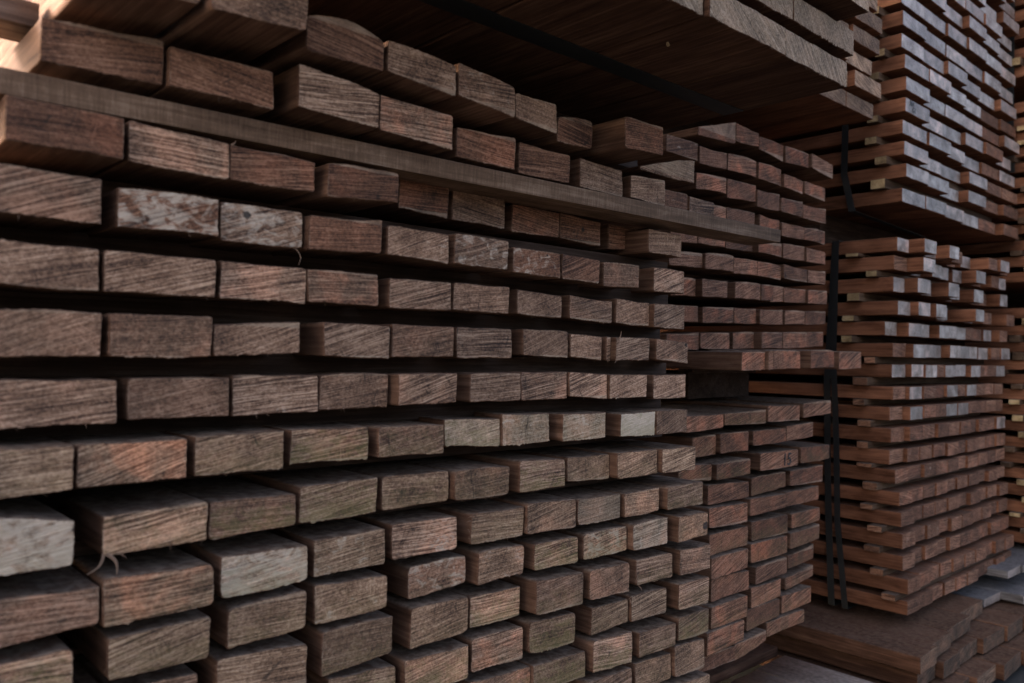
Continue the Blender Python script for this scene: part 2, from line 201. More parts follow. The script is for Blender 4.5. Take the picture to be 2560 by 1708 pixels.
def plain(name, col, rough, metal=0.0, ns=60, amt=.4):
    s = NT(name); co, off, r = s.coords()
    n = s.noise(s.vmath('ADD', co, off), ns, 6, .6)
    s.l(s.mix(n, tuple(q * (1 - amt) for q in col), tuple(q * (1 + amt) for q in col)), s.b.inputs['Base Color'])
    s.b.inputs['Roughness'].default_value = rough; s.b.inputs['Metallic'].default_value = metal
    s.bump(n, .3, .002)
    return s.m

M_END = end_material('weathered board end', (.040, .022, .013), (.230, .132, .078), (.56, .375, .24))
M_END3 = end_material('pinkish brown board end', (.040, .020, .013), (.228, .127, .077), (.54, .35, .235))
M_ENDT = end_material('fresh tan board end', (.12, .078, .048), (.40, .285, .18), (.70, .56, .41))
M_ENDB = end_material('pale tan board end', (.090, .058, .036), (.31, .215, .140), (.58, .44, .31))  # lighter tan end colour for the overhang and a few near boards
M_END2 = end_material('red brown board end', (.038, .016, .009), (.175, .078, .042), (.39, .205, .125))
M_PALESKY = end_material('pale sky sheen board end', (.14, .10, .078), (.32, .27, .235), (.58, .53, .49), rough=.36, spec=.6, saw=.35, edge=(.30, .15, .10))  # pale grey stands in for sky reflected off the ends
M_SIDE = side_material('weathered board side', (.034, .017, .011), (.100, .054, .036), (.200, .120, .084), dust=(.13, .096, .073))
M_RED = side_material('red brown sawn side', (.075, .030, .016), (.195, .085, .048), (.330, .165, .102), rough=.7, grain=.7, dust=(.10, .075, .06))
M_GREYW = side_material('grey weathered timber', (.060, .043, .034), (.200, .155, .125), (.42, .35, .29), dust=(.19, .15, .125))
M_BAT = side_material('saw marked batten', (.030, .017, .010), (.120, .072, .045), (.30, .20, .135), dust=(.12, .095, .08), cut=1)
M_DECK = side_material('pale weathered plank', (.12, .092, .075), (.34, .275, .23), (.56, .48, .42), dust=(.36, .30, .26))
M_PILE = side_material('dark weathered plank', (.028, .013, .008), (.095, .046, .028), (.20, .105, .066), dust=(.10, .062, .043))
M_DECKW = side_material('bleached decking', (.035, .030, .028), (.11, .10, .098), (.26, .25, .25), dust=(.12, .112, .112), rough=.5)
M_ENDK = end_material('dark reddish plank end', (.030, .016, .010), (.135, .078, .046), (.30, .19, .12))
M_UNDERSHADE = side_material('shade darkened board side', (.020, .009, .006), (.060, .030, .019), (.125, .070, .046))  # side colour darkened to stand in for shade under the overhang
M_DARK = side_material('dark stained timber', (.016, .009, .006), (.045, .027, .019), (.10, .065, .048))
M_STICK = end_material('fresh pine end', (.16, .105, .05), (.34, .235, .12), (.52, .39, .22), saw=.4, edge=(.6, .48, .3))
M_STICK_SHADE = side_material('gap shaded spacer side', (.030, .018, .011), (.085, .052, .034), (.16, .11, .075))  # spacer sides darkened so the gaps between layers read as shade
M_FIB = plain('wood fibre', (.18, .11, .072), .85)
M_STRAP = plain('black steel strap', (.004, .0045, .005), .6, .0, 40, .5)
M_INK = plain('black marker', (.012, .014, .016), .6)
M_SOIL = plain('yard soil', (.024, .021, .018), .95, 0, 9, .5)

# ------------------------------------------------------------------ boards
def writing(name, body, size, parent, loc, label=None, shear=0.0):
    cu = bpy.data.curves.new(name, 'FONT'); cu.body = body; cu.size = size; cu.extrude = .0004; cu.shear = shear
    t0 = bpy.data.objects.new(name, cu); me = bpy.data.meshes.new_from_object(t0); bpy.data.objects.remove(t0)
    t = bpy.data.objects.new(name, me); COL.objects.link(t); me.materials.clear(); me.materials.append(M_INK)
    t.parent = parent; t.location = loc; t.rotation_euler = (math.pi / 2, 0, 0); setp(t)
    if label: t['label'] = label

def tag(o, label=None, cat=None, group=None, kind=None):
    if label: o['label'] = label
    if cat: o['category'] = cat
    if group: o['group'] = group
    if kind: o['kind'] = kind
    return o

def setp(o, **k):
    base = dict(w=.1, t=.05, ang=-.2, pale=0., moss=0., red=0., dust=1., kx=9., kz=9., kr=.004)
    base.update(k)
    for a, v in base.items(): o[a] = float(v)

def outline(u0, v, rad, step, seed, amp):
    """rounded, slightly rough cross-section; v = (zbl, zbr, ztr, ztl) in local metres, u0 = width"""
    P = [Vector((0, v[0])), Vector((u0, v[1])), Vector((u0, v[2])), Vector((0, v[3]))]
    pts = []
    for i in range(4):
        a, b, c = P[i - 1], P[i], P[(i + 1) % 4]
        r = min(rad[i], (b - a).length * .4, (c - b).length * .4)
        d1, d2 = (a - b).normalized(), (c - b).normalized()
        s, e = b + d1 * r, b + d2 * r
        for k in range(4):
            t = k / 3; pts.append((1 - t) ** 2 * s + 2 * t * (1 - t) * b + t * t * e)
        nx = P[(i + 1) % 4]; r2 = min(rad[(i + 1) % 4], (nx - b).length * .4)
        e2 = nx + (b - nx).normalized() * r2
        n = max(2, int((e2 - e).length / step))
        for k in range(1, n): pts.append(e.lerp(e2, k / n))
    return pts

def board(name, xl, xr, zbl, zbr, ztl, ztr, y, L, me, ms, parent=None, step=.003, rough=1.0, rad=.003, props=None, fringe=0, seed=None, skew=0.0, tilt=0.0, cup=0.0, bulge=0.0):
    seed = rng.random() * 900 if seed is None else seed
    rr = random.Random(seed)
    w = xr - xl
    rads = [rad * rr.uniform(.4, 1.6) for _ in range(4)]
    base = outline(w, (0, zbr - zbl, ztr - zbl, ztl - zbl), rads, step, seed, 0)
    hh = max(ztl - zbl, .001)
    for p in base:
        u = min(max(p.x / w, 0), 1); p.y += 4 * u * (1 - u) * (cup + bulge * max(0, p.y) / hh)
    n = len(base); c = sum(base, Vector((0, 0))) / n
    nor = []
    for i in range(n):
        d = (base[(i + 1) % n] - base[i - 1]); q = Vector((d.y, -d.x)); nor.append(q.normalized() if q.length > 0 else Vector((0, 0)))
    ys = [0, .0010, .004, .011, .03, .08, .2, .5, L] if rough > .5 else [0, .0015, .012, .08, L]
    ys = [q for q in ys if q < L] + [L] if ys[-1] != L else ys
    ys = sorted(set(min(q, L) for q in ys))
    V = []
    for j, yy in enumerate(ys):
        near = max(0, 1 - yy / .012)
        for i, p in enumerate(base):
            s = i * step
            low = noise.noise(Vector((p.x * 22, p.y * 22 + seed, yy * 3))) * .0016
            hi = noise.noise(Vector((p.x * 330, p.y * 330 + seed, yy * 90))) * .0009
            fz = 0
            if near and nor[i].y < -.5:                       # torn fibres along the bottom arris
                fz = (max(0, noise.noise(Vector((p.x * 75, seed, 3.3))) - .1) * .6 + max(0, noise.noise(Vector((p.x * 420, seed, 7.3)))) * .7) * .0030 * near * (.3 + noise.noise(Vector((p.x * 14, seed, 1.1))) * 2)
            ins = -.0011 if j == 0 else 0
            q = p + nor[i] * ((low + hi * (1.0 if j < 4 else .5)) * rough + fz * rough + ins)
            yo = yy + skew * (p.x - w / 2) + tilt * (p.y) if j < len(ys) - 1 else yy
            if j == 0: yo += noise.noise(Vector((p.x * 120, p.y * 120, seed))) * .0007 * rough
            V.append((q.x, yo, q.y))
    F = [list(range(n))]; mats = [0]
    for j in range(len(ys) - 1):
        for i in range(n):
            k = (i + 1) % n
            F.append((j * n + i, (j + 1) * n + i, (j + 1) * n + k, j * n + k)); mats.append(1)
    F.append([(len(ys) - 1) * n + i for i in range(n)][::-1]); mats.append(0)
    def sliver(p, d, ln, r):
        b = len(V); side = d.cross(Vector((.3, .8, .5))).normalized() * r; up = d.cross(side).normalized() * r
        bend = Vector((rr.uniform(-1, 1), rr.uniform(-1, 1), rr.uniform(-1, .4))) * ln * .35
        prev = None
        for k in range(4):
            t = k / 3; o = p + d * ln * t + bend * t * t; q = 1 - t * .8
            V.extend([tuple(o + side * q), tuple(o - side * .5 * q + up * q), tuple(o - side * .5 * q - up * q)])
            if k:
                for m in range(3):
                    a0 = b + 3 * (k - 1) + m; a1 = b + 3 * (k - 1) + (m + 1) % 3
                    F.append((a0, a1, a1 + 3, a0 + 3)); mats.append(2)
    for _ in range(fringe):
        e = rr.random()
        if e < .62:
            u = rr.uniform(.03, .97) * w; z = (zbr - zbl) * u / w
            sliver(Vector((u, .001, z + .0005)), Vector((rr.uniform(-.7, .7), rr.uniform(-.8, .1), rr.uniform(-1, -.3))).normalized(), rr.uniform(.0015, .007), rr.uniform(.00018, .0004))
        elif e < .85:
            z = rr.uniform(.1, .9) * (ztl - zbl)
            sliver(Vector((.0005, .001, z)), Vector((rr.uniform(-1, -.2), rr.uniform(-.8, 0), rr.uniform(-.8, .6))).normalized(), rr.uniform(.002, .008), rr.uniform(.0002, .0004))
        else:
            u = rr.uniform(.03, .97) * w; z = (ztl - zbl) + (ztr - ztl) * u / w
            sliver(Vector((u, .001, z - .0008)), Vector((rr.uniform(-.9, .9), rr.uniform(-.8, 0), rr.uniform(.2, .8))).normalized(), rr.uniform(.0015, .004), rr.uniform(.0002, .0003))
    me_ = bpy.data.meshes.new(name); me_.from_pydata(V, [], F)
    me_.materials.append(me); me_.materials.append(ms); me_.materials.append(M_FIB if fringe else ms)
    me_.polygons.foreach_set('material_index', mats)
    me_.polygons.foreach_set('use_smooth', [False] + [True] * (len(F) - 1))
    me_.update()
    o = bpy.data.objects.new(name, me_); COL.objects.link(o)
    o.location = (xl, y, zbl + H)
    if parent: o.parent = parent
    pr = dict(w=w, t=ztl - zbl, ang=rr.uniform(.04, .42)); pr.update(props or {}); setp(o, **pr)
    return o

def cross(name, x0, x1, y0, y1, z0, z1, me, ms, **k):
    """a batten lying along x: a board turned a quarter, its end face looking to -x"""
    o = board(name, 0, y1 - y0, z0, z0, z1, z1, 0, x1 - x0, me, ms, **k)
    o.location = (x0, y1, z0 + H); o.rotation_euler = (0, 0, -math.pi / 2)
    return o

def look(p, cyc):
    if p.get('pale', 0) > .7: return 'whitish stained'
    if p.get('pale', 0) > .32: return 'pale blotched'
    if p.get('red', 0) > .7: return 'reddish brown'
    if p.get('moss', 0) > .45: return 'green tinged'
    return cyc

# ------------------------------------------------------------------ near stack
FEAT = {('T1',3):dict(pale=.3),('T1',4):dict(pale=.38),('T1',7):dict(pale=.25),('T3',7):dict(pale=.2,kx=.062,kz=.022,kr=.005),
 ('T4',1):dict(pale=.62),('T4',2):dict(pale=.55,kx=.034,kz=.035,kr=.006),('T4',4):dict(pale=.35),('T4',5):dict(pale=.5),('T4',6):dict(pale=.45,kx=.08,kz=.035,kr=.003),
 ('T5',3):dict(red=.8),('T6',7):dict(pale=.2),('T6',8):dict(pale=.4),('T6',10):dict(pale=.2,kx=.1,kz=.03,kr=.004),('T7',2):dict(pale=.3),
 ('T8',1):dict(red=1.0),('T8',6):dict(pale=.42,red=.6),('T8',7):dict(pale=.42,red=.4),('T8',8):dict(pale=.95),('T7',7):dict(red=.3,pale=.1),
 ('T9',0):dict(pale=.72,kx=.075,kz=.04,kr=.003),('T9',1):dict(pale=.22),('T10',2):dict(pale=.66),('T10',3):dict(pale=.38),('T10',4):dict(pale=.4),('T10',7):dict(pale=.3),
 ('T10',1):dict(red=.9,pale=.2),('T11',3):dict(pale=.33),('T11',4):dict(pale=.48),('T11',5):dict(pale=.42),('T11',7):dict(pale=.5,red=.4),('T11',8):dict(pale=.42),
 ('T11',9):dict(kx=.095,kz=.022,kr=.012),('T2',7):dict(pale=.28),('T2',8):dict(pale=.3),('T13',0):dict(red=.4),('T14',1):dict(red=.9),('T13',3):dict(red=.8,pale=.25),('T2',3):dict(red=.7)}
layers = list(NEAR); BY = {}
b_ = NEAR['T1'][8]; NEAR['T1'][8] = (1.245, b_[1], b_[2] - .002, b_[3], b_[2] + .006, b_[5], b_[6])      # the wedge-shaped offcut
SPL = {('T9', 1): [((.000, 0, .004), (-.6, -.2, -.8), .026, .0024), ((.003, 0, .002), (.4, -.2, -.8), .026, .0026), ((.012, 0, .001), (.9, -.4, -.4), .014, .0012)],
 ('T6', 9): [((.002, 0, .040), (.5, -.3, 1), .018, .0020), ((.001, 0, .030), (-.2, -.5, .6), .012, .0016), ((.0, 0, .004), (-.6, -.3, -.6), .012, .0014)],
 ('T10', 5): [((0, 0, .042), (-1, -.4, .2), .010, .0009), ((0, 0, .036), (-1, -.3, .0), .012, .0009), ((0, 0, .022), (-1, -.4, .1), .014, .0010), ((0, 0, .01), (-.8, -.4, .4), .009, .0008)],
 ('T10', 6): [((0, 0, .03), (-1, -.4, .5), .010, .0008), ((0, 0, .02), (-.6, -.4, -1), .018, .0008), ((0, 0, .01), (-.7, -.4, .5), .012, .0008)],
 ('T12', 7): [((0, 0, .045), (-.8, -.4, .2), .010, .0009), ((0, 0, .035), (-.8, -.4, -.5), .012, .0009), ((0, 0, .022), (-.6, -.4, -.9), .016, .0010), ((.005, 0, .0), (.4, -.4, -.9), .010, .0009)],
 ('T13', 6): [((.0, 0, .045), (-1, -.5, .3), .022, .0014), ((.0, 0, .044), (.2, -.4, -1), .016, .0012)],
 ('T4', 2): [((.10, 0, .0), (.1, -.2, -1), .022, .0009)], ('T3', 2): [((.0, 0, .043), (.8, -.4, .5), .008, .0016)]}
t3 = NEAR['T3']; NEAR['T3'] = t3[:1] + [(t3[1][0], t3[2][1], t3[1][2], t3[2][3], t3[1][4], t3[2][5], t3[1][6])] + t3[3:]      # one board, not two
NEAR['T3'] = [tuple(v * 1.045 if i >= 4 and i != 9 else v for v in b) for i, b in enumerate(NEAR['T3'])]
for li, k in enumerate(layers):
    row = NEAR[k]
    for i, (xl, xr, zbl, zbr, ztl, ztr, y) in enumerate(row):
        p = dict(red=rng.choice([0, 0, .2, .4]), moss=0 if li < 7 else rng.choice([0, .15, .25, .55]), pale=rng.choice([0, 0, .08, .15]), dust=.35 if li < 7 else 1.)
        p.update(FEAT.get((k, i), {}))
        low = li >= 8
        if low: p['ang'] = rng.uniform(-.08, .24)
        if li < 3: p['ang'] = rng.uniform(-.15, .15)
        me = M_END2 if (li < 4 and rng.random() < .4) else M_END3 if li < 7 or rng.random() < .3 else M_END
        if k == 'T8' and i in (6, 7, 8): me = M_ENDT
        if k == 'T8' and i == 5 or (k, i) in (('T9', 0), ('T10', 2), ('T10', 7), ('T11', 8)): me = M_ENDB
        o = board('timber_board', xl, xr, zbl, zbr, ztl, ztr, y, 1.5, me, M_SIDE, step=.0022, rough=1.15, rad=.0055 if low or li == 0 else .003,
                  props=p, fringe=rng.choice([0, 1, 3, 7]), skew=rng.uniform(-.02, .02), tilt=rng.uniform(-.03, .03), cup=rng.uniform(-.0010, .0010), bulge={('T1', 2): .011, ('T1', 6): .003, ('T2', 2): .002}.get((k, i), rng.uniform(-.001, .0012)))
        BY[(k, i)] = o
        tag(o, '%s board end, %s from right in the %s layer down the near stack' % (look(p, 'grey brown'), ORD[len(row) - 1 - i], ORD[li]),
            'board', 'boards of the near stack')

for li, k in enumerate(layers[3:], 3):                       # the stack runs on past the left edge of the view
    ref = NEAR[k][0]; n = 2 if ref[0] < .3 else 2 + int((ref[0] - .19) / .125 + .4)
    x = ref[0] - .003
    for i in range(n):
        w = rng.uniform(.112, .122)
        o = board('timber_board', x - w, x, ref[2], ref[2], ref[4], ref[4], ref[6] + rng.uniform(-.012, .012), 1.5, M_END, M_SIDE, step=.006, rough=1.0, rad=.004, props=dict(red=.2, dust=.6))
        tag(o, 'grey brown board end, %s beyond the left view edge, %s layer down near stack' % (ORD[i], ORD[li]), 'board', 'boards of the near stack')
        x -= w + .004
# spacers between the layers of the near stack
for a, b in zip(layers[:-1], layers[1:]):
    za = min(min(r[2], r[3]) for r in NEAR[a]); zb = max(max(r[4], r[5]) for r in NEAR[b])
    if za - zb < .005 or a in ('T1', 'T2'): continue
    if a in ('T4', 'T5', 'T6', 'T7'): za = sum(r[2] + r[3] for r in NEAR[a]) / len(NEAR[a]) / 2 + .004; zb = sum(r[4] + r[5] for r in NEAR[b]) / len(NEAR[b]) / 2 - .004
    y0 = 1.065 if za - zb > .01 else 1.10
    li = layers.index(a)
    x0 = NEAR[b][0][0] - (.24 if li >= 3 else 0)
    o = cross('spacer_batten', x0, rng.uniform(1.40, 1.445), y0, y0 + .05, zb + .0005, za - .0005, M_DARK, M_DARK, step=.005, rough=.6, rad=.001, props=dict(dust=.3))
    tag(o, 'dark spacer batten in the gap under the %s layer of the near stack' % ORD[li], 'batten', 'spacers of the near stack')
o = cross('long_batten', .02, 1.722, .966, 1.05, .2545, .2825, M_BAT, M_BAT, step=.003, rough=.8, rad=.0015, props=dict(dust=.4, pale=.2))
o.rotation_euler.x = .0074
tag(o, 'long grey brown batten jutting past the near stack under its second layer', 'batten')
o = cross('short_batten', -.35, .223, 1.04, 1.11, .3575, .385, M_GREYW, M_GREYW, step=.005, rough=.8, rad=.001)
tag(o, 'grey batten end against the bright sky at the top left corner', 'batten')
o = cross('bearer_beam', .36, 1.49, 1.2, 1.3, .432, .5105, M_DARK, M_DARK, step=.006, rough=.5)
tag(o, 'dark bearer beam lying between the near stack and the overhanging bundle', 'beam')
o = cross('bearer_beam', .34, 1.49, 2.2, 2.3, .432, .5105, M_DARK, M_DARK, step=.01, rough=.5)  # unseen beam added to stop sun entering from behind
tag(o, 'added rear beam blocking light under the far end of the overhanging bundle', 'beam')

def splinter(par, p, d, ln, r):
    d = Vector(d).normalized(); a = d.cross(Vector((.2, .9, .4))).normalized(); b = d.cross(a)
    V = []; F = []
    for k in range(6):
        t = k / 5; c = Vector(p) + d * ln * t + a * ln * .22 * math.sin(t * 3 + p[2] * 90); q = r * (1 - .75 * t)
        for m in range(5): an = m * 2 * math.pi / 5; V.append(tuple(c + (a * math.cos(an) + b * .6 * math.sin(an)) * q))
        if k:
            for m in range(5): F.append((5 * k - 5 + m, 5 * k - 5 + (m + 1) % 5, 5 * k + (m + 1) % 5, 5 * k + m))
    F.append(tuple(range(25, 30)))
    me = bpy.data.meshes.new('splinter'); me.from_pydata(V, [], F); me.materials.append(M_FIB); me.update()
    o = bpy.data.objects.new('splinter', me); COL.objects.link(o); o.parent = par; setp(o)
for kk, items in SPL.items():
    for p, d, ln, r in items: splinter(BY[kk], p, d, ln, r)

# ------------------------------------------------------------------ overhanging bundle on top
for li, (zb, y, xr, nb) in enumerate([(.513, .71, 1.497, 5), (.585, .709, 1.534, 5), (.657, .684, 1.526, 5), (.729, .70, 1.52, 5), (.801, .70, 1.53, 5), (.873, .71, 1.51, 5), (.945, .70, 1.52, 5)]):
    x = xr
    for i in range(nb):
        w = .232 - rng.uniform(.002, .008)
        p = dict(pale=rng.choice([.1, .2, .28]), ang=rng.uniform(-.9, -.6), red=.15, dust=.5)
        o = board('wide_board', x - w, x, zb, zb + rng.uniform(-.001, .001), zb + .0475, zb + .047, y + rng.uniform(-.006, .006), 1.7, M_ENDB, M_UNDERSHADE, step=.0025, rough=1.2, rad=.002, props=p, fringe=14 if i < 3 else 0)
        tag(o, 'wide grey board with pale end, %s from right, %s layer up the overhanging bundle' % (ORD[i], ORD[li]), 'board', 'boards of the overhanging bundle')
        x -= .232 + rng.uniform(-.001, .001)
def ribbon(name, pts, wid, thick, axis, mat):
    """flat band following pts (x,y,z), widened along axis"""
    V = []; F = []; ax = Vector(axis) * wid / 2
    P = [Vector(p) + Vector((0, 0, H)) for p in pts]
    o0 = P[0].copy()
    for i, p in enumerate(P):
        d = (P[min(i + 1, len(P) - 1)] - P[max(i - 1, 0)]).normalized(); nn = d.cross(Vector(axis)).normalized() * thick / 2
        for q in (p + ax + nn, p - ax + nn, p - ax - nn, p + ax - nn): V.append(tuple(q - o0))
        if i:
            for m in range(4): F.append((4 * (i - 1) + m, 4 * (i - 1) + (m + 1) % 4, 4 * i + (m + 1) % 4, 4 * i + m))
    F.append((3, 2, 1, 0)); e = 4 * (len(P) - 1); F.append((e, e + 1, e + 2, e + 3))
    m = bpy.data.meshes.new(name); m.from_pydata(V, [], F); m.materials.append(mat); m.update()
    o = bpy.data.objects.new(name, m); COL.objects.link(o); o.location = o0; setp(o); return o
s = ribbon('packing_strap', [(.36, .945, .5118), (1.0, .945, .5116), (1.488, .945, .5118)], .045, .0016, (0, 1, 0), M_STRAP)
tag(s, 'black strap running across the underside of the overhanging bundle', 'strap')

ch = bpy.data.meshes.new('wood_chip')
ch.from_pydata([(-.011, -.001, 0), (.004, -.0035, 0), (.012, .0005, 0), (.003, .003, 0), (-.009, .002, 0), (-.009, -.001, -.0012), (.004, -.003, -.0014), (.010, .0005, -.001), (.003, .0025, -.0012)], [], [(0, 1, 2, 3, 4), (5, 8, 7, 6), (0, 5, 6, 1), (1, 6, 7, 2), (2, 7, 8, 3), (3, 8, 5, 4, ) , (4, 5, 0)])
ch.materials.append(M_STICK); co_ = bpy.data.objects.new('wood_chip', ch); COL.objects.link(co_); co_.location = (1.08, .811, .5105 + H); co_.rotation_euler = (0, 0, .6); setp(co_)
tag(co_, 'small pale wood chip stuck to the underside of the overhanging bundle', 'wood chip')

# ------------------------------------------------------------------ middle stack
mk = list(MIDDLE)
for li, k in enumerate(mk):
    row = MIDDLE[k]
    for i, (xl, xr, zbl, zbr, ztl, ztr, y) in enumerate(row):
        p = dict(red=rng.choice([.1, .4, .7, .9]), moss=0 if li < 10 else rng.choice([0, .2]), pale=rng.choice([0, 0, .1]), dust=.3 if li < 9 else 1)
        if k == 'U2' and i == 0: p.update(pale=.35, red=0)
        if k in ('U10',): p.update(pale=.2)
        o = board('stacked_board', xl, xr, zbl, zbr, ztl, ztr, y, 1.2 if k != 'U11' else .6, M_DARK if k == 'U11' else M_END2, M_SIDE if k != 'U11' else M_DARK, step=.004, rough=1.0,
                  rad=.003 if li < 10 else .005, props=p, fringe=rng.choice([0, 2, 5]), skew=rng.uniform(-.03, .03), cup=rng.uniform(-.002, .002), bulge=rng.uniform(-.0015, .002))
        tag(o, '%s board end, %s from right in the %s layer down the middle stack' % (look(p, 'dull brown'), ORD[len(row) - 1 - i], ORD[li]),
            'board', 'boards of the middle stack')
        if k == 'U14' and i == 2:
            writing('painted_number', '15', .052, o, (.118, -.0022, .006), 'black handwritten number 15', .1)
for a, b in zip(mk[:-1], mk[1:]):
    za = min(min(r[2], r[3]) for r in MIDDLE[a]); zb = max(max(r[4], r[5]) for r in MIDDLE[b])
    if za - zb < .006: continue
    x0 = min(r[0] for r in MIDDLE[b]); x1 = min(max(r[1] for r in MIDDLE[b]), 2.6)
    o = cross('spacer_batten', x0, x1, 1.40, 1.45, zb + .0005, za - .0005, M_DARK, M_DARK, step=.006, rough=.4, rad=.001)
    tag(o, 'dark spacer batten in the gap under the %s layer of the middle stack' % ORD[mk.index(a)], 'batten', 'spacers of the middle stack')

# ------------------------------------------------------------------ back bundle above the middle stack
FZ = [.812, .882, .957, 1.029, 1.103, 1.178, 1.253, 1.33]
for li, zb in enumerate(FZ):
    x = 2.755 + rng.uniform(-.02, .02)
    for i in range(5):
        w = .196 + rng.uniform(-.004, .002)
        p = dict(red=.1, pale=rng.choice([0, .1, .2]), ang=rng.uniform(-.6, -.2), dust=.3)
        o = board('back_board', x - w, x, zb, zb, zb + .05, zb + .05, 1.2 + rng.uniform(-.015, .015), 1.5, M_END, M_RED, step=.006, rough=1.0, rad=.002, props=p)
        tag(o, 'grey brown board end, %s from right, %s layer up, bundle behind the overhang' % (ORD[i], ORD[li]), 'board', 'boards of the bundle behind the overhang')
        x -= w + rng.uniform(.002, .006)
    if li:
        o = cross('spacer_batten', 1.75, 2.78, 1.27, 1.31, FZ[li - 1] + .0505, zb - .0005, M_STICK_SHADE, M_STICK_SHADE, step=.008, rough=.4, rad=.001)
        tag(o, 'spacer batten under the %s layer of the bundle behind the overhang' % ORD[li], 'batten', 'spacers behind the overhang')
for q, yy in enumerate((1.62, 2.3)):
    o = cross('bearer_beam', 1.76, 2.64, yy, yy + .1, .70, .811, M_DARK, M_DARK, step=.01, rough=.4)
    tag(o, 'dark bearer beam on top of the middle stack, %s' % ('the front one' if q == 0 else 'the rear one'), 'beam')

# ------------------------------------------------------------------ tall stack on the right
UP = [(1.734,1.782,1.188),(1.657,1.705,1.19),(1.580,1.628,1.19),(1.503,1.551,1.185),(1.426,1.474,1.19),(1.349,1.397,1.186),(1.268,1.316,1.197),(1.188,1.237,1.189),(1.108,1.157,1.192),(1.031,1.079,1.179),(.954,1.002,1.177),(.877,.926,1.176),(.801,.849,1.186),(.725,.772,1.178),(.647,.694,1.174),(.560,.609,1.186)]
LOW = [(.388,.436,1.199),(.322,.372,1.210),(.245,.297,1.213),(.163,.212,1.197),(.090,.139,1.239),(.013,.062,1.209),(-.060,-.013,1.216),(-.138,-.092,1.207),(-.212,-.164,1.220),(-.290,-.239,1.213),(-.366,-.316,1.218),(-.432,-.383,1.198),(-.508,-.461,1.184),(-.580,-.531,1.177),(-.655,-.604,1.171),(-.731,-.680,1.170),(-.808,-.757,1.150),(-.880,-.832,1.151)]
for bn, rows, wid in (('upper', UP, .213), ('lower', LOW, .115)):
    for li, (zb, zt, py) in enumerate(rows):
        x = 2.94 + rng.uniform(-.006, .006); i = 0
        while x < 4.04:
            w = wid * rng.uniform(.93, 1.03)
            if bn == 'lower' and li < 5: w *= rng.uniform(.85, 1.0)
            jit = .02 if bn == 'upper' else (.055 if li < 4 else .02 if li < 6 else .010)
            y = py if i == 0 else 1.195 + rng.uniform(-jit, jit)
            if bn == 'lower' and li > 11: y = py + rng.uniform(0, .02) if i else py
            dz = rng.uniform(-.002, .002) if i else 0
            p = dict(pale=rng.choice([0, .15, .3]), red=rng.choice([0, .2, .5]), dust=.5, ang=rng.uniform(-.3, .1))
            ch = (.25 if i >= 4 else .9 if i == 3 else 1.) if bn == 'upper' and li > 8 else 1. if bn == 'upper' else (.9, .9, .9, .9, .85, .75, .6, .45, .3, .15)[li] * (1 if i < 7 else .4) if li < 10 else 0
            hi = rng.random() < ch; me = M_PALESKY if hi else M_END2  # paler upper ends carry painted sky reflection, browner ones painted shade
            o = board('sawn_board', x, x + w, zb + dz, zb + dz, zt + dz, zt + dz, y, 2.0, me, M_RED, step=.007, rough=.9 if i == 0 else .45, rad=.002, props=p)
            tag(o, '%s board, %s from corner, %s layer down, %s bundle of tall stack' % ('pale ended' if hi else 'red brown', ORD[i], ORD[li], bn), 'board', 'boards of the tall stack, %s bundle' % bn)
            if bn == 'upper' and li == 11 and i == 0:
                for q, (tx, px_, pz) in enumerate((('304', .03, .026), ('G1', .055, .006))):
                    writing('marker_writing', tx, .027, o, (px_, -.0022, pz), 'black marker writing')
            gap = rng.uniform(.001, .006)
            if bn == 'lower' and li < 5: gap = rng.choice([.002, .006, .02])
            x += w + gap; i += 1
# pine stickers whose ends show in the side of the tall stack (y0,y1,z0,z1)
ST = [(1.237,1.271,1.069,1.105),(1.263,1.306,.769,.805),(1.227,1.270,.691,.724),(1.234,1.286,.615,.650),(1.321,1.369,.367,.395),(1.321,1.367,.210,.237),(1.341,1.385,.134,.159),(1.340,1.380,.050,.079),
 (1.283,1.336,-.090,-.069),(1.296,1.337,-.164,-.143),(1.275,1.322,-.237,-.216),(1.282,1.323,-.315,-.293),(1.265,1.320,-.387,-.369),(1.249,1.301,-.455,-.437),(1.260,1.304,-.527,-.508),(1.226,1.277,-.606,-.581),(1.238,1.294,-.677,-.658),(1.222,1.269,-.748,-.733),(1.177,1.225,-.820,-.808)]
def gaps(rows):
    g = []
    for (a, _, _), (_, b, _) in zip(rows[:-1], rows[1:]): g.append((b, a))
    return g
allg = [('upper', i, g) for i, g in enumerate(gaps(UP))] + [('lower', i, g) for i, g in enumerate(gaps(LOW))]
for bn, i, (g0, g1) in allg:
    if g1 - g0 < .006: continue
    best = min(ST, key=lambda s: abs((s[2] + s[3]) / 2 - (g0 + g1) / 2)); seen = abs((best[2] + best[3]) / 2 - (g0 + g1) / 2) < .02
    y0, y1 = (best[0], best[1]) if seen else (1.26, 1.30)
    fresh = bn == 'upper' or i < 5
    o = cross('pine_sticker' if fresh else 'spacer_batten', 2.905 + rng.uniform(-.008, .012), 4.03, y0, y1, g0 + .002, g1 - .002, M_STICK if fresh else M_END2, M_STICK_SHADE, step=.006, rough=.6, rad=.002, props=dict(dust=.4, pale=.2 if not fresh else 0))
    tag(o, '%s sticker end under the %s layer down, %s bundle of the tall stack' % ('yellow pine' if fresh else 'brown wooden', ORD[i], bn), 'spacer', 'stickers of the tall stack')
    for yy in (2.0, 2.8):
        o = cross('spacer_batten', 2.95, 4.0, yy, yy + .05, g0 + .002, g1 - .002, M_DARK, M_DARK, step=.02, rough=.3, rad=.001)
        tag(o, 'dark spacer %s under the %s layer down, %s bundle of tall stack' % ('amid' if yy < 2.5 else 'far in', ORD[i], bn), 'spacer', 'inner spacers of the tall stack')
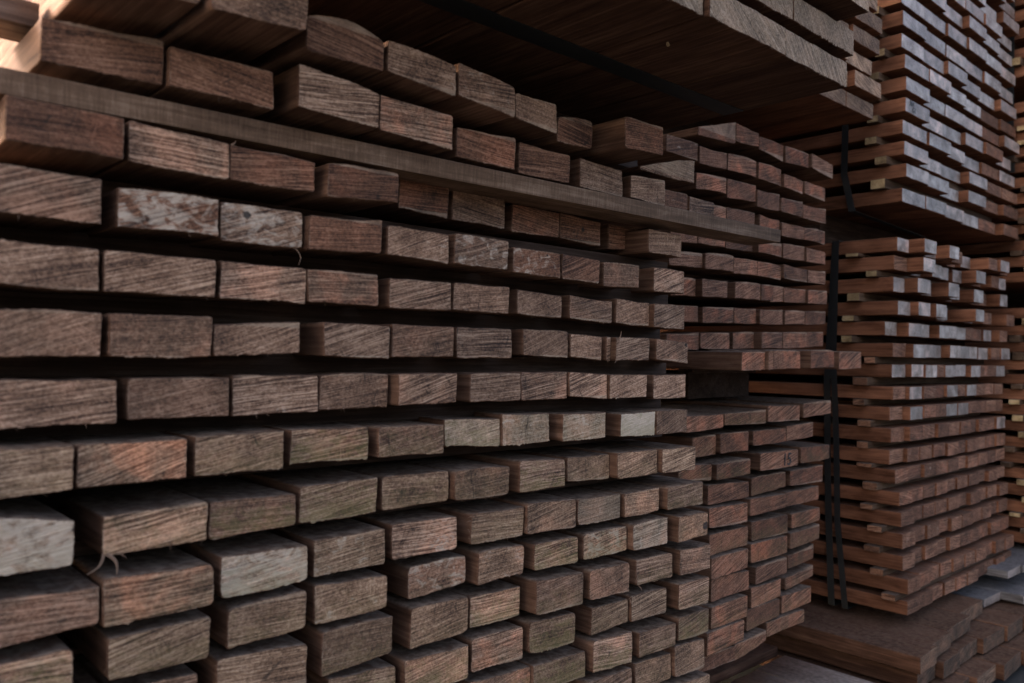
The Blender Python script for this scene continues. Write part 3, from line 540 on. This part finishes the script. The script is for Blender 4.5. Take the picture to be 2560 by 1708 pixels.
for q, (y0, y1) in enumerate(((1.5, 1.6), (2.6, 2.7))):
    o = cross('bearer_beam', 2.97, 4.0, y0, y1, .44, .558, M_DARK, M_DARK, step=.01, rough=.4)
    tag(o, 'dark bearer between the two bundles of the tall stack, %s' % ('the front one' if q == 0 else 'the rear one'), 'beam')
def vstrap(pts, w, label):
    s = ribbon('packing_strap', pts, w, .0015, (0, 1, 0), M_STRAP); tag(s, label, 'strap')
X = 2.918
vstrap([(3.6, 1.383, 1.64), (X, 1.383, 1.64), (X, 1.383, .83), (X, 1.385, .68), (X, 1.354, .542), (3.6, 1.36, .52)], .025, 'black strap round the upper bundle of the tall stack')
vstrap([(3.6, 1.415, .445), (X, 1.415, .438), (X, 1.43, .127), (X, 1.44, -.08), (X, 1.434, -.4), (X, 1.428, -.584), (X, 1.413, -.9), (3.6, 1.413, -.9)], .025, 'left black strap round the lower bundle of the tall stack')
vstrap([(3.6, 1.41, .445), (X - .004, 1.41, .438), (X - .004, 1.415, .0), (X - .004, 1.40, -.3), (X - .004, 1.393, -.584), (X - .004, 1.36, -.9), (3.6, 1.37, -.9)], .022, 'right black strap round the lower bundle of the tall stack')

# ------------------------------------------------------------------ far right stack, seen from its side
DZ = [(1.664,1.712),(1.59,1.64),(1.51,1.558),(1.415,1.463),(1.331,1.378),(1.162,1.212),(1.094,1.138),(1.026,1.070),(.957,1.004),(.885,.930),(.812,.860),(.739,.786),(.671,.716),(.596,.640),(.518,.566),(.446,.493),(.375,.420),
 (.207,.253),(.128,.172),(.050,.094),(-.031,.013),(-.098,-.052),(-.168,-.121),(-.239,-.192),(-.314,-.268),(-.387,-.342),(-.459,-.412),(-.531,-.484),(-.609,-.558),(-.686,-.637),(-.756,-.706),(-.826,-.778)]
for i, (z0, z1) in enumerate(DZ):
    p = dict(red=.4, dust=.4)
    o = board('long_board', 4.28 + rng.uniform(-.008, .008), 4.98, z0, z0, z1, z1, .98 + rng.uniform(-.02, .02), 2.4, M_END2, M_RED, step=.012, rough=.8, rad=.002, props=p)
    tag(o, 'long red brown board side, %s layer down the far right stack' % ORD[i], 'board', 'boards of the far right stack')
    if i < len(DZ) - 1 and z0 - DZ[i + 1][1] < .06:
        yy = rng.uniform(1.12, 1.24)
        o = cross('pine_sticker', 4.25, 5.0, yy, yy + .045, DZ[i + 1][1] + .001, z0 - .001, M_STICK if rng.random() < .5 else M_STICK_SHADE, M_STICK_SHADE, step=.01, rough=.5, rad=.002)
        tag(o, 'sticker end under the %s layer down the far right stack' % ORD[i], 'spacer', 'stickers of the far right stack')
        o = cross('spacer_batten', 4.29, 5.0, 1.9, 1.95, DZ[i + 1][1] + .001, z0 - .001, M_DARK, M_DARK, step=.02, rough=.3)
        tag(o, 'dark inner spacer under the %s layer down the far right stack' % ORD[i], 'spacer', 'inner spacers of the far right stack')
for q, (z0, z1) in enumerate(((1.213, 1.330), (.254, .374))):
    for yy in (1.45, 2.5):
        o = cross('bearer_beam', 4.29, 5.0, yy, yy + .1, z0, z1, M_DARK, M_DARK, step=.02, rough=.4)
        tag(o, 'dark %s bearer in the %s gap of the far right stack' % ('front' if yy < 2 else 'rear', 'upper' if q == 0 else 'lower'), 'beam')
vstrap([(4.262, 1.232, 1.75), (4.262, 1.232, 1.1), (4.262, 1.225, .885)], .03, 'black strap hanging down the side of the far right stack')

# ------------------------------------------------------------------ base pile and ground decking
def pile(name, x0, widths, ys, zt, t, mat, end, lab, L=1.6, step=.006, dust=.8, grp='planks of the low pile'):
    x = x0
    for i, (w, y) in enumerate(zip(widths, ys)):
        o = board(name, x, x + w - .004, zt - t, zt - t, zt + rng.uniform(-.004, 0), zt + rng.uniform(-.004, 0), y, L, end, mat, step=step, rough=.9, rad=.005, props=dict(dust=dust, red=.4, pale=.1), skew=rng.uniform(-.05, .05))
        tag(o, lab % ORD[i], 'plank', grp); x += w
pile('thick_plank', 2.69, [.15, .2, .24, .26], [1.015, 1.04, 1.06, 1.10], -.925, .055, M_PILE, M_ENDK, 'thick dark plank under the tall stack, %s from the left, top layer')
pile('thick_plank', 2.73, [.17, .16, .2, .22, .2, .2, .2], [1.04, 1.02, 1.03, 1.01, 1.0, .99, .99], -.992, .057, M_PILE, M_ENDK, 'thick dark plank of the low pile, %s from the left, second layer')
pile('thick_plank', 2.70, [.17, .16, .2, .22, .2, .2, .2], [1.0, .98, .96, .94, .93, .92, .91], -1.058, .057, M_PILE, M_ENDK, 'thick dark plank of the low pile, %s from the left, third layer')
pile('pale_plank', 3.80, [.16, .16, .16, .16], [1.09, 1.08, 1.10, 1.07], -.855, .035, M_DECKW, M_PALESKY, 'bleached grey plank under the far right stack, %s from the left', dust=.9, grp='bleached planks')
pile('pale_plank', 3.62, [.18, .18, .18, .18, .18], [1.12, 1.03, 1.04, 1.0, 1.0], -.945, .035, M_DECKW, M_PALESKY, 'lower bleached grey plank beside the low pile, %s from the left', dust=.9, grp='bleached planks')
for i, (x0, x1) in enumerate(((1.76, 1.963), (1.968, 2.168), (2.173, 2.375), (2.38, 2.57))):
    o = board('deck_plank', x0, x1, -1.03, -1.03, -1.0, -1.0, .5 + rng.uniform(-.02, .02), .90 + rng.uniform(-.01, .01), M_DECK, M_DECK, step=.006, rough=1.0, rad=.002, props=dict(dust=.55))
    tag(o, 'weathered grey plank on the ground, %s from the right edge' % ORD[3 - i], 'plank', 'ground planks before the middle stack')
o = cross('deck_plank', 1.7, 2.62, 1.46, 1.62, -1.03, -1.0, M_PILE, M_PILE, step=.006, rough=1.0, rad=.002, props=dict(dust=.55))
tag(o, 'weathered grey cross plank on the ground beneath the middle stack', 'plank')
for q, (x0, x1, y0, y1, z0, z1, lab) in enumerate(((1.74, 2.6, 1.64, 1.76, -1.03, -.878, 'middle stack'), (.25, 1.42, 1.05, 1.2, -1.15, -.735, 'near stack'), (.25, 1.42, 1.9, 2.05, -1.15, -.735, 'near stack at the back'),
        (1.7, 2.6, .62, .70, -1.15, -1.031, 'front of the ground planks'), (1.7, 2.62, 1.25, 1.33, -1.15, -1.031, 'back of the ground planks'))):
    o = cross('bearer_beam', x0, x1, y0, y1, z0, z1, M_DARK, M_DARK, step=.01, rough=.5); tag(o, 'dark bearer beam under the ' + lab, 'beam')
for nm, lab, a in (('sky_blocker', 'added dark panel blocking the sky behind the stacks', (1.55, 5.6, 3.45, 3.5)), ('sky_blocker', 'added dark panel blocking the sky right of the far right stack', (5.08, 5.14, .6, 3.44))):  # unseen panels, added to keep sky from showing through the gaps
    if a[1] - a[0] > 1: o = cross(nm, a[0], a[1], a[2], a[3], -1.15, 2.4, M_DARK, M_DARK, step=.1, rough=.3)
    else: o = board(nm, a[0], a[1], -1.15, -1.15, 2.4, 2.4, a[2], a[3] - a[2], M_DARK, M_DARK, step=.1, rough=.3)
    tag(o, lab, 'sky blocker')
g = bpy.data.meshes.new('ground'); R_ = 300
g.from_pydata([(-R_, -R_, 0), (R_, -R_, 0), (R_, R_, 0), (-R_, R_, 0)], [], [(0, 1, 2, 3)]); g.materials.append(M_SOIL)
go = bpy.data.objects.new('ground', g); COL.objects.link(go); tag(go, 'dark bare yard ground under the stacks', 'ground', kind='structure')

# ------------------------------------------------------------------ light
W = bpy.data.worlds.new('World'); scene.world = W; W.use_nodes = True
nt = W.node_tree; nt.nodes.clear()
sky = nt.nodes.new('ShaderNodeTexSky'); sky.sky_type = 'NISHITA'; sky.sun_disc = False
bg = nt.nodes.new('ShaderNodeBackground'); wo = nt.nodes.new('ShaderNodeOutputWorld')
SD = Vector(SUNDIR).normalized()
sky.sun_elevation = math.asin(SD.z); sky.sun_rotation = math.atan2(SD.x, SD.y)
sky.air_density = AIR; sky.dust_density = DUST; sky.ozone_density = OZ
nt.links.new(sky.outputs[0], bg.inputs[0]); bg.inputs[1].default_value = SKY; nt.links.new(bg.outputs[0], wo.inputs[0])
sl = bpy.data.lights.new('sun', 'SUN'); sl.energy = SUN; sl.angle = math.radians(SUNANG); sl.color = (1, .985, .965)
so = bpy.data.objects.new('sun', sl); COL.objects.link(so); so.rotation_euler = SD.to_track_quat('Z', 'Y').to_euler(); so.location = (0, -2, 4)

# ------------------------------------------------------------------ camera
R3 = Matrix(((0.7356268239551499, -0.023526803829196235, -0.6769783344976716), (-0.6771401181000098, 0.001440723655531936, -0.7358526923065873), (0.018287600639876386, 0.9997221683132425, -0.01487110775650169)))
cd = bpy.data.cameras.new('camera'); cam = bpy.data.objects.new('camera', cd); COL.objects.link(cam)
cam.matrix_world = Matrix.Translation((0, 0, H)) @ R3.to_4x4()
cd.sensor_width = 36; cd.lens = 2043.0 / 2560 * 36; cd.clip_start = .02; cd.clip_end = 1000
cd.dof.use_dof = True; cd.dof.focus_distance = 1.62; cd.dof.aperture_fstop = 4.5
scene.camera = cam
vs = scene.view_settings; vs.view_transform = 'Standard'; vs.look = 'None'; vs.gamma = 1; vs.use_curve_mapping = False; vs.exposure = EXPO
